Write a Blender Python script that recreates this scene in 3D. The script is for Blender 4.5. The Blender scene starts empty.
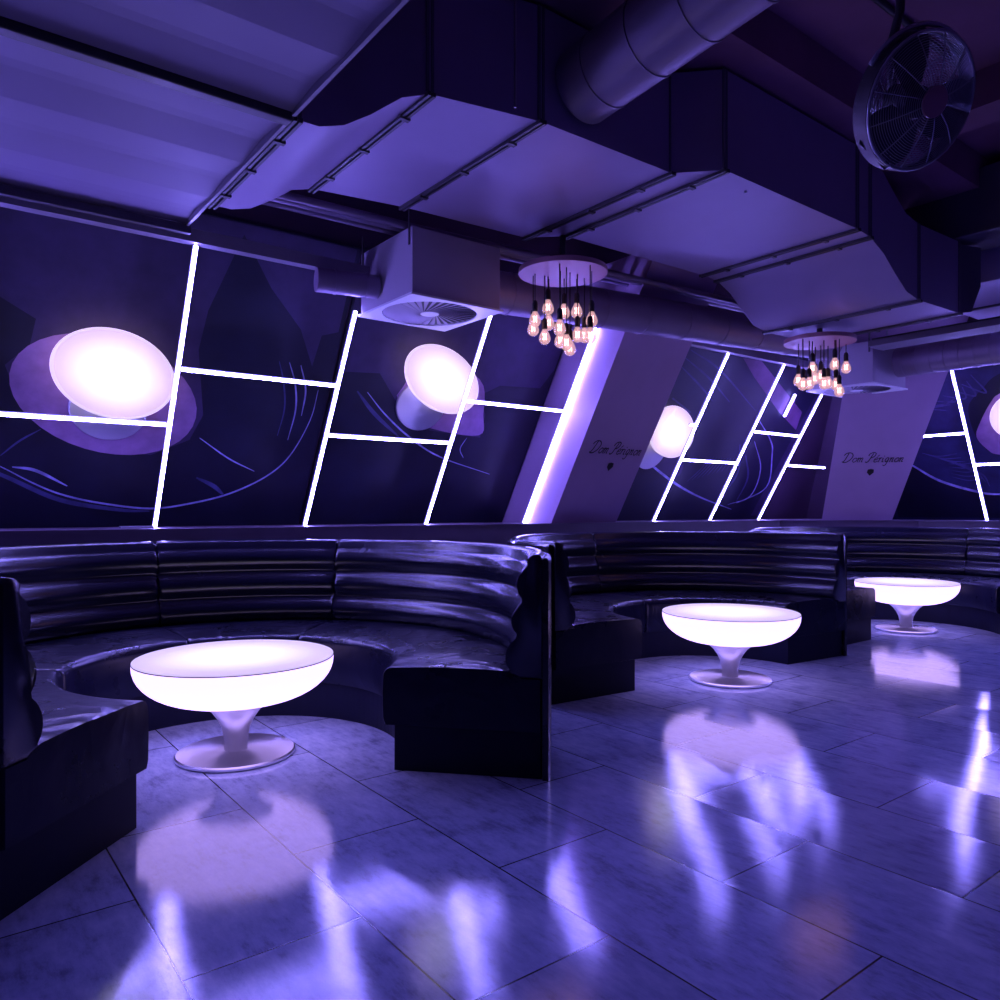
import bpy, bmesh, math, random
from math import sin, cos, pi, radians as R
from mathutils import Vector, Matrix, noise
random.seed(7)
scene = bpy.context.scene
COL = scene.collection
K30 = math.tan(R(30))

# ------------------------------------------------------------------ object helpers
def tag(o, label=None, cat=None, group=None, kind=None):
    if label: o['label'] = label
    if cat: o['category'] = cat
    if group: o['group'] = group
    if kind: o['kind'] = kind
    return o

def thing(name, label, cat, loc=(0, 0, 0), rz=0.0, group=None, mat=None):
    o = bpy.data.objects.new(name, None)
    o.empty_display_size = 0.1
    COL.objects.link(o)
    if mat is not None: o.matrix_world = mat
    else:
        o.location = loc; o.rotation_euler = (0, 0, rz)
    return tag(o, label, cat, group)

def obj(name, bm, mats, parent=None, smooth=False, loc=None, mat=None, angle=None):
    me = bpy.data.meshes.new(name)
    bmesh.ops.recalc_face_normals(bm, faces=bm.faces[:])
    if smooth:
        for f in bm.faces: f.smooth = True
    bm.to_mesh(me); bm.free()
    if not isinstance(mats, (list, tuple)): mats = [mats]
    for m in mats: me.materials.append(m)
    if smooth and angle: me.set_sharp_from_angle(angle=R(angle))
    o = bpy.data.objects.new(name, me)
    COL.objects.link(o)
    if parent is not None: o.parent = parent
    if loc is not None: o.location = loc
    if mat is not None: o.matrix_world = mat
    return o

def copy_tree(o, parent=None):
    c = o.copy(); COL.objects.link(c)
    if parent is not None: c.parent = parent
    for ch in list(o.children): copy_tree(ch, c)
    return c

def struct(name, bm, mats, **kw):
    return tag(obj(name, bm, mats, **kw), kind='structure')

# ------------------------------------------------------------------ shape helpers
def box(bm, x0, x1, y0, y1, z0, z1, mi=0):
    vs = [bm.verts.new((x, y, z)) for z in (z0, z1) for y in (y0, y1) for x in (x0, x1)]
    for q in ((0, 2, 3, 1), (4, 5, 7, 6), (0, 1, 5, 4), (1, 3, 7, 5), (3, 2, 6, 7), (2, 0, 4, 6)):
        bm.faces.new([vs[i] for i in q]).material_index = mi
    return vs

def bbox(x0, x1, y0, y1, z0, z1, bev=0.004, seg=2):
    bm = bmesh.new(); box(bm, x0, x1, y0, y1, z0, z1)
    if bev: bmesh.ops.bevel(bm, geom=bm.edges[:], offset=bev, segments=seg, affect='EDGES', profile=0.5)
    return bm

def prism(bm, poly, z0, z1, shift=(0, 0), mi=0):
    n = len(poly)
    a = [bm.verts.new((p[0], p[1], z0)) for p in poly]
    b = [bm.verts.new((p[0] + shift[0], p[1] + shift[1], z1)) for p in poly]
    bm.faces.new(list(reversed(a))).material_index = mi
    bm.faces.new(b).material_index = mi
    for i in range(n):
        bm.faces.new((a[i], a[(i + 1) % n], b[(i + 1) % n], b[i])).material_index = mi

def loft(bm, rings, closed=True, cap0=True, cap1=True, mi=0):
    R_ = [[bm.verts.new(p) for p in r] for r in rings]
    n = len(R_[0])
    for a, b in zip(R_, R_[1:]):
        for i in range(n if closed else n - 1):
            j = (i + 1) % n
            try: bm.faces.new((a[i], a[j], b[j], b[i])).material_index = mi
            except ValueError: pass
    if cap0: bm.faces.new(list(reversed(R_[0]))).material_index = mi
    if cap1: bm.faces.new(R_[-1]).material_index = mi
    return R_

def lathe(bm, prof, seg=48, mi=0, cx=0, cy=0, cap0=True, cap1=True):
    rings = [[(cx + r * cos(2 * pi * k / seg), cy + r * sin(2 * pi * k / seg), z) for k in range(seg)] for r, z in prof]
    loft(bm, rings, True, cap0, cap1, mi)

def tube(bm, pts, r, seg=10, mi=0, caps=True):
    pts = [Vector(p) for p in pts]
    rings = []; up = None
    for i, p in enumerate(pts):
        d = (pts[min(i + 1, len(pts) - 1)] - pts[max(i - 1, 0)]).normalized()
        if up is None:
            up = d.orthogonal().normalized()
        else:
            up = (up - d * up.dot(d)).normalized()
        w = d.cross(up)
        rr = r[i] if isinstance(r, (list, tuple)) else r
        rings.append([p + rr * (cos(2 * pi * k / seg) * up + sin(2 * pi * k / seg) * w) for k in range(seg)])
    loft(bm, rings, True, caps, caps, mi)

def smooth_line(pts, n=6):
    """Catmull-Rom through 2-D points"""
    P = [Vector(p) for p in pts]
    if len(P) < 3: return P
    Q = [2 * P[0] - P[1]] + P + [2 * P[-1] - P[-2]]
    out = []
    for i in range(1, len(Q) - 2):
        for k in range(n):
            t = k / n
            a, b, c, d = Q[i - 1], Q[i], Q[i + 1], Q[i + 2]
            out.append(0.5 * ((2 * b) + (c - a) * t + (2 * a - 5 * b + 4 * c - d) * t * t + (3 * b - a - 3 * c + d) * t ** 3))
    out.append(P[-1])
    return out

def ribbon(bm, pts, w, z, mi=0, taper=False, n=6):
    L = smooth_line(pts, n)
    rows = []
    for i, p in enumerate(L):
        d = (L[min(i + 1, len(L) - 1)] - L[max(i - 1, 0)])
        if d.length < 1e-9: d = Vector((1, 0))
        d.normalize(); nrm = Vector((-d.y, d.x))
        k = w / 2
        if taper: k *= 0.25 + 0.75 * sin(pi * min(max((i + .5) / len(L), .02), .98))
        rows.append((bm.verts.new((*(p + nrm * k), z)), bm.verts.new((*(p - nrm * k), z))))
    for a, b in zip(rows, rows[1:]):
        bm.faces.new((a[0], a[1], b[1], b[0])).material_index = mi

def patch(bm, pts, z, mi, smooth=True):
    L = pts
    if smooth:
        P = [Vector(p) for p in pts]
        L = smooth_line(P + [P[0]], 5)[:-1]
    f = bm.faces.new([bm.verts.new((p[0], p[1], z)) for p in L])
    f.material_index = mi
    return f

def frame(o, e1, e2):
    e1 = Vector(e1).normalized(); e2 = Vector(e2).normalized(); n = e1.cross(e2)
    m = Matrix((e1, e2, n)).transposed().to_4x4(); m.translation = Vector(o)
    return m

# leaning wall frames: x along the wall, y up the slope, z out into the room
LED_B, LED_A = 5.15, 8.90           # foot of the plane that carries the light bars
ART_B, ART_A = 5.47, 9.22           # foot of the recessed mural plane
Z0 = 0.95                           # height of the ledge
def F_back(b): return frame((0, b, Z0), (1, 0, 0), (0, -.5, .8660254))
def F_right(a): return frame((a, 0, Z0), (0, -1, 0), (-.5, 0, .8660254))

# ------------------------------------------------------------------ materials
def new_mat(name):
    m = bpy.data.materials.new(name); m.use_nodes = True
    nt = m.node_tree; b = nt.nodes['Principled BSDF']
    return m, nt, b

def N(nt, t, **kw):
    n = nt.nodes.new(t)
    for k, v in kw.items():
        if hasattr(n, k): setattr(n, k, v)
    return n

def coord(nt, scale=(1, 1, 1), out='Object', rot=(0, 0, 0)):
    tc = N(nt, 'ShaderNodeTexCoord'); mp = N(nt, 'ShaderNodeMapping')
    mp.inputs['Scale'].default_value = scale; mp.inputs['Rotation'].default_value = rot
    nt.links.new(tc.outputs[out], mp.inputs['Vector'])
    return mp.outputs['Vector']

def noise_tex(nt, vec, scale, detail=4, rough=.55):
    n = N(nt, 'ShaderNodeTexNoise'); n.inputs['Scale'].default_value = scale
    n.inputs['Detail'].default_value = detail; n.inputs['Roughness'].default_value = rough
    nt.links.new(vec, n.inputs['Vector']); return n.outputs['Fac']

def ramp(nt, fac, stops):
    r = N(nt, 'ShaderNodeValToRGB'); els = r.color_ramp.elements
    while len(els) < len(stops): els.new(0.5)
    for e, (p, c) in zip(els, stops):
        e.position = p; e.color = (*c, 1) if len(c) == 3 else c
    nt.links.new(fac, r.inputs['Fac']); return r.outputs['Color']

def maprange(nt, v, a, b, c, d):
    m = N(nt, 'ShaderNodeMapRange'); 
    for i, x in zip(('From Min', 'From Max', 'To Min', 'To Max'), (a, b, c, d)): m.inputs[i].default_value = x
    nt.links.new(v, m.inputs['Value']); return m.outputs['Result']

def math_n(nt, op, a, b=None, c=None):
    m = N(nt, 'ShaderNodeMath', operation=op)
    for i, x in enumerate((a, b, c)):
        if x is None: continue
        if isinstance(x, (int, float)): m.inputs[i].default_value = x
        else: nt.links.new(x, m.inputs[i])
    return m.outputs[0]

def bump(nt, b, h, strength, dist=0.01):
    n = N(nt, 'ShaderNodeBump'); n.inputs['Strength'].default_value = strength; n.inputs['Distance'].default_value = dist
    nt.links.new(h, n.inputs['Height']); nt.links.new(n.outputs['Normal'], b.inputs['Normal'])

def plain(name, col, rough=.5, metal=0., var=.18, scale=6., spec=.5, bumpy=0., coat=0.):
    m, nt, b = new_mat(name)
    v = coord(nt)
    f = noise_tex(nt, v, scale, 5)
    c = ramp(nt, f, [(.25, tuple(x * (1 - var) for x in col)), (.75, tuple(min(1, x * (1 + var)) for x in col))])
    nt.links.new(c, b.inputs['Base Color'])
    nt.links.new(maprange(nt, f, .3, .7, max(.02, rough - .06), min(1, rough + .06)), b.inputs['Roughness'])
    b.inputs['Metallic'].default_value = metal
    b.inputs['Specular IOR Level'].default_value = spec
    b.inputs['Coat Weight'].default_value = coat
    if bumpy: bump(nt, b, noise_tex(nt, v, scale * 6, 4), bumpy)
    return m

def emit(name, col, strength):
    m, nt, b = new_mat(name)
    b.inputs['Base Color'].default_value = (.6, .6, .65, 1); b.inputs['Roughness'].default_value = .35
    b.inputs['Emission Color'].default_value = (*col, 1); b.inputs['Emission Strength'].default_value = strength
    return m

def emit_radial(name, stops, strength, rmax, sx=1., sy=1.):
    """glowing translucent disc, brightest over the bulb in its middle (object x/y plane)"""
    m, nt, b = new_mat(name)
    v = coord(nt, (sx / rmax, sy / rmax, 0))
    ln = N(nt, 'ShaderNodeVectorMath', operation='LENGTH'); nt.links.new(v, ln.inputs[0])
    c = ramp(nt, ln.outputs['Value'], stops)
    b.inputs['Base Color'].default_value = (.5, .5, .52, 1); b.inputs['Roughness'].default_value = .25
    nt.links.new(c, b.inputs['Emission Color']); b.inputs['Emission Strength'].default_value = strength
    return m

LED = (.25, .20, 1.0)
M = {}
M['led'] = emit('led_diffuser', LED, 100)
M['led_halo'] = emit('led_halo_border', (.22, .19, 1.0), 1.0)
M['channel'] = plain('led_channel', (.5, .5, .55), .35, .8)
M['bowl'] = emit('glowing_bowl', (.56, .37, 1.0), 2.6)
M['table_top'] = emit_radial('glowing_table_top', [(0, (1, .97, 1)), (.45, (1, .92, 1)), (.8, (.68, .55, .86)), (1, (.60, .48, .82))], 1.05, .42)
M['rim'] = plain('table_rim', (.12, .12, .15), .3, .4)
M['lamp_disc'] = emit_radial('glowing_lamp_disc', [(0, (1, 1, 1)), (.45, (1, .92, .95)), (.85, (.70, .50, .62)), (1, (.58, .40, .54))], 1.12, 1.)
M['lamp_rim'] = emit('lamp_edge', (.85, .66, .85), .9)
M['column'] = plain('painted_column', (.44, .30, .48), .55, 0, .06, 3)
M['ink'] = plain('black_lettering', (.01, .008, .015), .5)
M['wall'] = plain('dark_wall', (.10, .055, .11), .7, 0, .2, 2)
M['ceiling'] = plain('dark_ceiling', (.28, .12, .22), .8, 0, .25, 1.5)
M['ledge'] = plain('ledge_top', (.12, .09, .13), .42, 0, .15, 5)
M['trim'] = plain('painted_trim', (.26, .23, .30), .5, 0, .1, 5)
M['sheet'] = plain('painted_sheet', (.215, .17, .31), .6, 0, .07, 2.)
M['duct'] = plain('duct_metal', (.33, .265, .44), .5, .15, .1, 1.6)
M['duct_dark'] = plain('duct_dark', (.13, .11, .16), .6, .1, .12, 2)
M['flange'] = plain('duct_flange', (.075, .068, .085), .45, .5, .2, 12)
M['pipe'] = plain('pipe_metal', (.27, .21, .32), .45, .3, .12, 4)
M['box'] = plain('box_paint', (.42, .37, .47), .55, .0, .06, 3)
M['white'] = plain('white_enamel', (.75, .75, .8), .4, 0, .04, 4)
M['vane'] = plain('vane_black', (.03, .03, .05), .5)
M['black'] = plain('black_plastic', (.012, .012, .018), .45)
M['steel'] = plain('fan_steel', (.42, .42, .5), .32, .9, .1, 9)
M['shell'] = plain('sofa_shell', (.012, .012, .022), .25, 0, .2, 5, .5, coat=.3)
M['purple_plate'] = plain('chandelier_plate', (.40, .19, .25), .45, 0, .08, 6)
# murals
M['mur_navy'] = plain('mural_navy', (.011, .012, .038), .5, 0, .35, 2.5)
M['mur_dark'] = plain('mural_dark', (.006, .007, .026), .45, 0, .4, 4)
M['mur_purple'] = plain('mural_purple', (.050, .033, .095), .55, 0, .28, 7)
M['mur_iris'] = plain('mural_iris', (.40, .23, .46), .5, 0, .22, 9)
M['mur_line'] = plain('mural_line', (.40, .40, .75), .5, 0, .5, 9)
M['mur_soft'] = plain('mural_soft_line', (.07, .07, .19), .5, 0, .5, 9)
M['mur_blue'] = plain('mural_blue', (.024, .026, .095), .5, 0, .5, 5)
M['mur_pink'] = plain('mural_pink', (.22, .10, .22), .5, 0, .5, 3)

def leather(name, crease, spec, rough):
    m, nt, b = new_mat(name)
    v = coord(nt)
    f = noise_tex(nt, v, 3.5, 6)
    nt.links.new(ramp(nt, f, [(.3, (.005, .006, .020)), (.7, (.008, .009, .032))]), b.inputs['Base Color'])
    nt.links.new(maprange(nt, f, .3, .7, rough - .05, rough + .05), b.inputs['Roughness'])
    # creases: ridges of a warped noise, fading in and out, over a fine grain
    tc = N(nt, 'ShaderNodeTexNoise'); tc.inputs['Scale'].default_value = 3.6; tc.inputs['Detail'].default_value = 1.6; tc.inputs['Distortion'].default_value = 1.2
    nt.links.new(v, tc.inputs['Vector'])
    ridge = math_n(nt, 'POWER', math_n(nt, 'SUBTRACT', 1., math_n(nt, 'MULTIPLY', math_n(nt, 'ABSOLUTE', math_n(nt, 'SUBTRACT', tc.outputs['Fac'], .5)), 4.)), 3.)
    amt = maprange(nt, noise_tex(nt, v, 1.7, 2), .45, .65, .1, 1.)
    g = noise_tex(nt, v, 170, 2)
    ge = N(nt, 'ShaderNodeNewGeometry'); sz = N(nt, 'ShaderNodeSeparateXYZ'); nt.links.new(ge.outputs['True Normal'], sz.inputs[0]); up = sz.outputs['Z']
    nt.links.new(maprange(nt, up, .1, .7, spec * .25 if crease > .5 else spec, spec), b.inputs['Specular IOR Level'])
    h = math_n(nt, 'ADD', math_n(nt, 'MULTIPLY', math_n(nt, 'MULTIPLY', math_n(nt, 'MULTIPLY', ridge, amt), crease), math_n(nt, 'MAXIMUM', up, .12)), math_n(nt, 'MULTIPLY', g, .04))
    h = math_n(nt, 'ADD', h, math_n(nt, 'MULTIPLY', noise_tex(nt, v, 7, 2, .4), .35 + .5 * crease))
    bump(nt, b, h, .35, .014)
    return m
M['leather'] = leather('black_leather', .03, .75, .23); M['creased'] = leather('creased_black_leather', 1.6, .95, .29); M['base_leather'] = leather('plinth_leather', .02, .2, .36)

def brushed():
    m, nt, b = new_mat('brushed_steel')
    b.inputs['Base Color'].default_value = (.80, .80, .86, 1); b.inputs['Metallic'].default_value = .92
    b.inputs['Anisotropic'].default_value = .8
    t = N(nt, 'ShaderNodeTangent', direction_type='RADIAL', axis='Z'); nt.links.new(t.outputs[0], b.inputs['Tangent'])
    b.inputs['Roughness'].default_value = .36
    return m
M['brushed'] = brushed()

def floor_mat():
    m, nt, b = new_mat('floor_tiles')
    tc = N(nt, 'ShaderNodeTexCoord'); sp = N(nt, 'ShaderNodeSeparateXYZ'); nt.links.new(tc.outputs['Object'], sp.inputs[0])
    TW, TL = .4487, .911
    u = math_n(nt, 'DIVIDE', math_n(nt, 'ADD', sp.outputs['X'], 9 * TW - .482 + TW), TW)
    row = math_n(nt, 'FLOOR', u); fu = math_n(nt, 'FRACT', u)
    odd = math_n(nt, 'MODULO', row, 2.)
    v = math_n(nt, 'ADD', math_n(nt, 'DIVIDE', math_n(nt, 'ADD', sp.outputs['Y'], 10 * TL - 1.802), TL), math_n(nt, 'MULTIPLY', odd, .5))
    cl = math_n(nt, 'FLOOR', v); fv = math_n(nt, 'FRACT', v)
    du = math_n(nt, 'MULTIPLY', math_n(nt, 'MINIMUM', fu, math_n(nt, 'SUBTRACT', 1., fu)), TW)
    dv = math_n(nt, 'MULTIPLY', math_n(nt, 'MINIMUM', fv, math_n(nt, 'SUBTRACT', 1., fv)), TL)
    d = math_n(nt, 'MINIMUM', du, dv)
    tile = maprange(nt, d, .0018, .0032, 0, 1)
    cb = N(nt, 'ShaderNodeCombineXYZ'); nt.links.new(row, cb.inputs[0]); nt.links.new(cl, cb.inputs[1])
    wn = N(nt, 'ShaderNodeTexWhiteNoise', noise_dimensions='2D'); nt.links.new(cb.outputs[0], wn.inputs['Vector'])
    # offset the streaks tile by tile
    add = N(nt, 'ShaderNodeVectorMath', operation='MULTIPLY_ADD'); nt.links.new(wn.outputs['Color'], add.inputs[0])
    add.inputs[1].default_value = (7, 7, 7); nt.links.new(tc.outputs['Object'], add.inputs[2])
    mp = N(nt, 'ShaderNodeMapping'); mp.inputs['Scale'].default_value = (1, .30, 1); nt.links.new(add.outputs[0], mp.inputs['Vector'])
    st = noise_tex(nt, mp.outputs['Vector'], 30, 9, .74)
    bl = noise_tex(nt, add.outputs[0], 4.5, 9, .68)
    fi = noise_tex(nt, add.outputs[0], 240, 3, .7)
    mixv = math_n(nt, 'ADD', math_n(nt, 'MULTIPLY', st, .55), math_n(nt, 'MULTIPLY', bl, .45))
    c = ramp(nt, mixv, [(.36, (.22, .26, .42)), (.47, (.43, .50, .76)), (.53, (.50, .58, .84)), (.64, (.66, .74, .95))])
    mx = N(nt, 'ShaderNodeMixRGB'); mx.inputs['Color1'].default_value = (.012, .012, .02, 1)
    nt.links.new(tile, mx.inputs['Fac']); nt.links.new(c, mx.inputs['Color2'])
    tint = N(nt, 'ShaderNodeMixRGB', blend_type='MULTIPLY'); tint.inputs['Fac'].default_value = 1
    nt.links.new(mx.outputs[0], tint.inputs['Color1'])
    tv = maprange(nt, wn.outputs['Value'], 0, 1, .88, 1.08)
    nt.links.new(tv, tint.inputs['Color2']); nt.links.new(tint.outputs[0], b.inputs['Base Color'])
    rg = math_n(nt, 'ADD', maprange(nt, mixv, .3, .7, .04, .085), maprange(nt, fi, .32, .68, -.02, .07))
    nt.links.new(rg, b.inputs['Roughness'])
    b.inputs['Specular IOR Level'].default_value = 1.0
    # each tile is laid very slightly out of level
    sub = N(nt, 'ShaderNodeVectorMath', operation='MULTIPLY_ADD'); nt.links.new(wn.outputs['Color'], sub.inputs[0])
    sub.inputs[1].default_value = (.03, .03, 0); sub.inputs[2].default_value = (-.015, -.015, 0)
    bp = N(nt, 'ShaderNodeBump'); bp.inputs['Strength'].default_value = .09; bp.inputs['Distance'].default_value = .002
    hh = math_n(nt, 'ADD', math_n(nt, 'ADD', math_n(nt, 'MULTIPLY', st, .12), math_n(nt, 'MULTIPLY', fi, .6)), math_n(nt, 'MULTIPLY', tile, .15))
    nt.links.new(hh, bp.inputs['Height'])
    an = N(nt, 'ShaderNodeVectorMath', operation='ADD'); nt.links.new(bp.outputs['Normal'], an.inputs[0]); nt.links.new(sub.outputs[0], an.inputs[1])
    nm = N(nt, 'ShaderNodeVectorMath', operation='NORMALIZE'); nt.links.new(an.outputs[0], nm.inputs[0])
    nt.links.new(nm.outputs[0], b.inputs['Normal'])
    return m
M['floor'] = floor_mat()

def glass_bulb():
    m, nt, b = new_mat('bulb_glass')
    out = nt.nodes['Material Output']
    tr = N(nt, 'ShaderNodeBsdfTransparent'); tr.inputs[0].default_value = (.95, .85, .9, 1)
    gl = N(nt, 'ShaderNodeBsdfGlossy'); gl.inputs['Roughness'].default_value = .08
    em = N(nt, 'ShaderNodeEmission'); em.inputs['Color'].default_value = (1, .55, .60, 1); em.inputs['Strength'].default_value = .9
    m1 = N(nt, 'ShaderNodeMixShader'); m1.inputs[0].default_value = .25
    m2 = N(nt, 'ShaderNodeMixShader'); m2.inputs[0].default_value = .45
    nt.links.new(tr.outputs[0], m1.inputs[1]); nt.links.new(gl.outputs[0], m1.inputs[2])
    nt.links.new(m1.outputs[0], m2.inputs[1]); nt.links.new(em.outputs[0], m2.inputs[2])
    nt.links.new(m2.outputs[0], out.inputs['Surface'])
    return m
M['bulb'] = glass_bulb()
M['filament'] = emit('filament', (1., .46, .42), 12)

# ------------------------------------------------------------------ the room
ZC = 3.45
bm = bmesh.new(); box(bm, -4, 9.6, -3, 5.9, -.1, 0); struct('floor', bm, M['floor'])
bm = bmesh.new(); box(bm, -4.1, 9.7, -3.1, 6.0, ZC, ZC + .1); struct('ceiling', bm, M['ceiling'])
bm = bmesh.new(); box(bm, -4.1, -4, -3, 5.9, 0, ZC); struct('wall_left', bm, M['wall'])
bm = bmesh.new(); box(bm, -4.1, 9.7, -3.1, -3, 0, ZC); struct('wall_front', bm, M['wall'])
def lean_wall(b):     # cross-section of a leaning wall: foot behind the ledge, lean to z=2.62, then plumb
    h = 2.76 - Z0
    t = b - h * K30
    return [(b + .03, 0), (b + .5, 0), (b + .5, ZC), (t + .03, ZC), (t + .03, 2.76), (b + .03, Z0)]
bm = bmesh.new(); loft(bm, [[(x, y, z) for y, z in lean_wall(ART_B)] for x in (-4, 9.7)]); struct('wall_back', bm, M['wall'])
bm = bmesh.new(); loft(bm, [[(x, y, z) for x, z in lean_wall(ART_A)] for y in (-3, 5.9)]); struct('wall_right', bm, M['wall'])
# ledge that runs round behind the sofas
bm = bmesh.new()
prism(bm, [(-4, 4.74), (7.46, 4.74), (8.46, 3.74), (8.46, -3), (9.3, -3), (9.3, 5.49), (-4, 5.49)], 0, Z0)
bmesh.ops.bevel(bm, geom=[e for e in bm.edges if all(v.co.z > .9 for v in e.verts)], offset=.012, segments=2, affect='EDGES')
struct('trim_1', bm, M['ledge'])
# rail along the head of the leaning walls
HT = 2.488
tb = LED_B - (HT - Z0) * K30
bm = bmesh.new(); box(bm, -4, 4.22, tb - .035, tb + .03, HT, HT + .07); box(bm, 5.02, 7.6, tb - .035, tb + .03, HT, HT + .07)
struct('trim_2', bm, M['trim'])
ta = LED_A - (HT - Z0) * K30
bm = bmesh.new(); box(bm, ta - .035, ta + .03, -3, 3.3, HT, HT + .07); struct('trim_3', bm, M['trim'])

# ------------------------------------------------------------------ leaning columns with lettering
GL = {
 'D': (1.75, [[(.62, 1.95), (.5, 1.2), (.36, .45), (.15, .02)], [(-.1, 1.45), (.1, 1.85), (.6, 2.05), (1.2, 1.9), (1.55, 1.35), (1.35, .6), (.85, .08), (.35, -.02), (-.05, .15)]]),
 'o': (.88, [[(.5, .95), (.18, .72), (.12, .3), (.4, .02), (.74, .28), (.8, .7), (.5, .95), (.6, .8)]]),
 'm': (1.3, [[(0, .8), (.18, .92), (.14, 0)], [(.15, .5), (.38, .93), (.55, .8), (.48, 0)], [(.5, .5), (.76, .93), (.95, .8), (.88, .12), (1.1, .12)]]),
 'P': (1.25, [[(.75, 1.9), (.58, 1.0), (.4, .2), (.1, -.05), (-.1, .15)], [(.05, 1.35), (.15, 1.8), (.7, 2.08), (1.2, 1.85), (1.15, 1.3), (.8, .98), (.5, 1.02)]]),
 'e': (.85, [[(.12, .5), (.55, .58), (.66, .85), (.4, .95), (.14, .6), (.2, .12), (.5, .02), (.82, .25)]]),
 'E': (.85, [[(.12, .5), (.55, .58), (.66, .85), (.4, .95), (.14, .6), (.2, .12), (.5, .02), (.82, .25)], [(.45, 1.2), (.58, 1.35), (.72, 1.55)]]),
 'r': (.68, [[(.0, .75), (.2, .92), (.15, 0)], [(.17, .55), (.4, .93), (.62, .85)]]),
 'i': (.5, [[(.1, .92), (.1, .5), (.14, .08), (.4, .12)], [(.14, 1.22), (.17, 1.29), (.2, 1.36)]]),
 'g': (.85, [[(.62, .85), (.32, .95), (.1, .5), (.3, .05), (.6, .4), (.64, .9), (.56, -.35), (.3, -.75), (.0, -.55)]]),
 'n': (.88, [[(0, .8), (.18, .92), (.14, 0)], [(.15, .5), (.42, .93), (.6, .8), (.52, .12), (.8, .14)]]),
 ' ': (.45, [])}
def lettering(text, width):
    bm = bmesh.new(); tot = sum(GL[c][0] for c in text); s = width / tot; x = -tot / 2
    for c in text:
        w, strokes = GL[c]
        for st in strokes:
            ribbon(bm, [((x + px + .22 * py) * s, py * s) for px, py in st], .15 * s if c not in 'DP' else .18 * s, .003, n=4)
        x += w
    # small shield below the name
    patch(bm, [(-.03, -.085), (.0, -.078), (.03, -.085), (.034, -.12), (.012, -.145), (0, -.158), (-.012, -.145), (-.034, -.12)], .003, 0, False)
    return bm
def column(label, poly, shift_dir, fr, width, flare=(0, 0)):
    t = thing('leaning_column', label, 'column', (poly[0][0], poly[0][1], Z0))
    h = 2.95 - Z0
    p0 = poly[0]
    b = bmesh.new(); sx, sy = shift_dir[0] * h * K30, shift_dir[1] * h * K30
    loft(b, [[(p[0] - p0[0], p[1] - p0[1], 0) for p in poly],
             [(p[0] - p0[0] + sx + (flare[0] if i in (1, 2) else 0), p[1] - p0[1] + sy + (flare[1] if i in (1, 2) else 0), h) for i, p in enumerate(poly)]])
    obj('column_body', b, M['column'], t)
    l = obj('lettering', lettering('Dom PErignon', .6), M['ink'])
    l.parent = t
    m = fr.copy(); m.translation = fr.translation - Vector((p0[0], p0[1], Z0)); l.matrix_local = m
    tag(l, 'black script lettering')
m = frame((4.64, 4.81, Z0), (1, 0, 0), (0, -.5, .866)); m.translation = m @ Vector((0, .665, 0))
column('leaning violet column with black script name, beside the long row of light bars',
       [(4.23, 4.81), (5.0, 4.81), (5.0, 5.49), (4.23, 5.49)], (0, -1), m, .77)
q = .7071068
m = frame((8.135, 4.195, Z0), (q, -q, 0), (-.5 * q, -.5 * q, .866)); m.translation = m @ Vector((0, .70, 0))
column('leaning violet column with black script name, standing across the far corner',
       [(7.85, 4.48), (8.36, 3.97), (8.95, 4.50), (8.55, 4.87)], (-q, -q), m, .72, (.21, -.21))

# ------------------------------------------------------------------ mural panels
def mural(label, m4, x0, x1, patches, lines, base):
    bm = bmesh.new(); box(bm, x0, x1, 0, 2.06, -.02, 0, base)
    k = 0
    for mi, pts, sm in patches:
        k += 1; patch(bm, pts, .0006 * k, mi, sm)
    for mi, pts, w in lines:
        k += 1; ribbon(bm, pts, w, .0006 * k, mi, True)
    for f in bm.faces:
        f.normal_update()
        if f.normal.z < 0 and len(f.verts) > 4 or (f.normal.z < -.5 and abs(f.calc_center_median().z) < .1 and f.calc_center_median().z > .0001): f.normal_flip()
    me = bpy.data.meshes.new('mural_panel'); bm.to_mesh(me); bm.free()
    for n in ('mur_navy', 'mur_dark', 'mur_purple', 'mur_iris', 'mur_line', 'mur_soft', 'mur_blue', 'mur_pink'): me.materials.append(M[n])
    o = bpy.data.objects.new('mural_panel', me); COL.objects.link(o); o.matrix_world = m4
    return tag(o, label, 'mural')
def ell(cx, cy, A, B, t, n=36):
    return [(cx + A * cos(2 * pi * k / n) * cos(t) - B * sin(2 * pi * k / n) * sin(t), cy + A * cos(2 * pi * k / n) * sin(t) + B * sin(2 * pi * k / n) * cos(t)) for k in range(n)]
NAV, DRK, PUR, IRI, LIN, SOF, BLU, PNK = range(8)
FB = F_back(ART_B); FR = F_right(ART_A)
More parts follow.
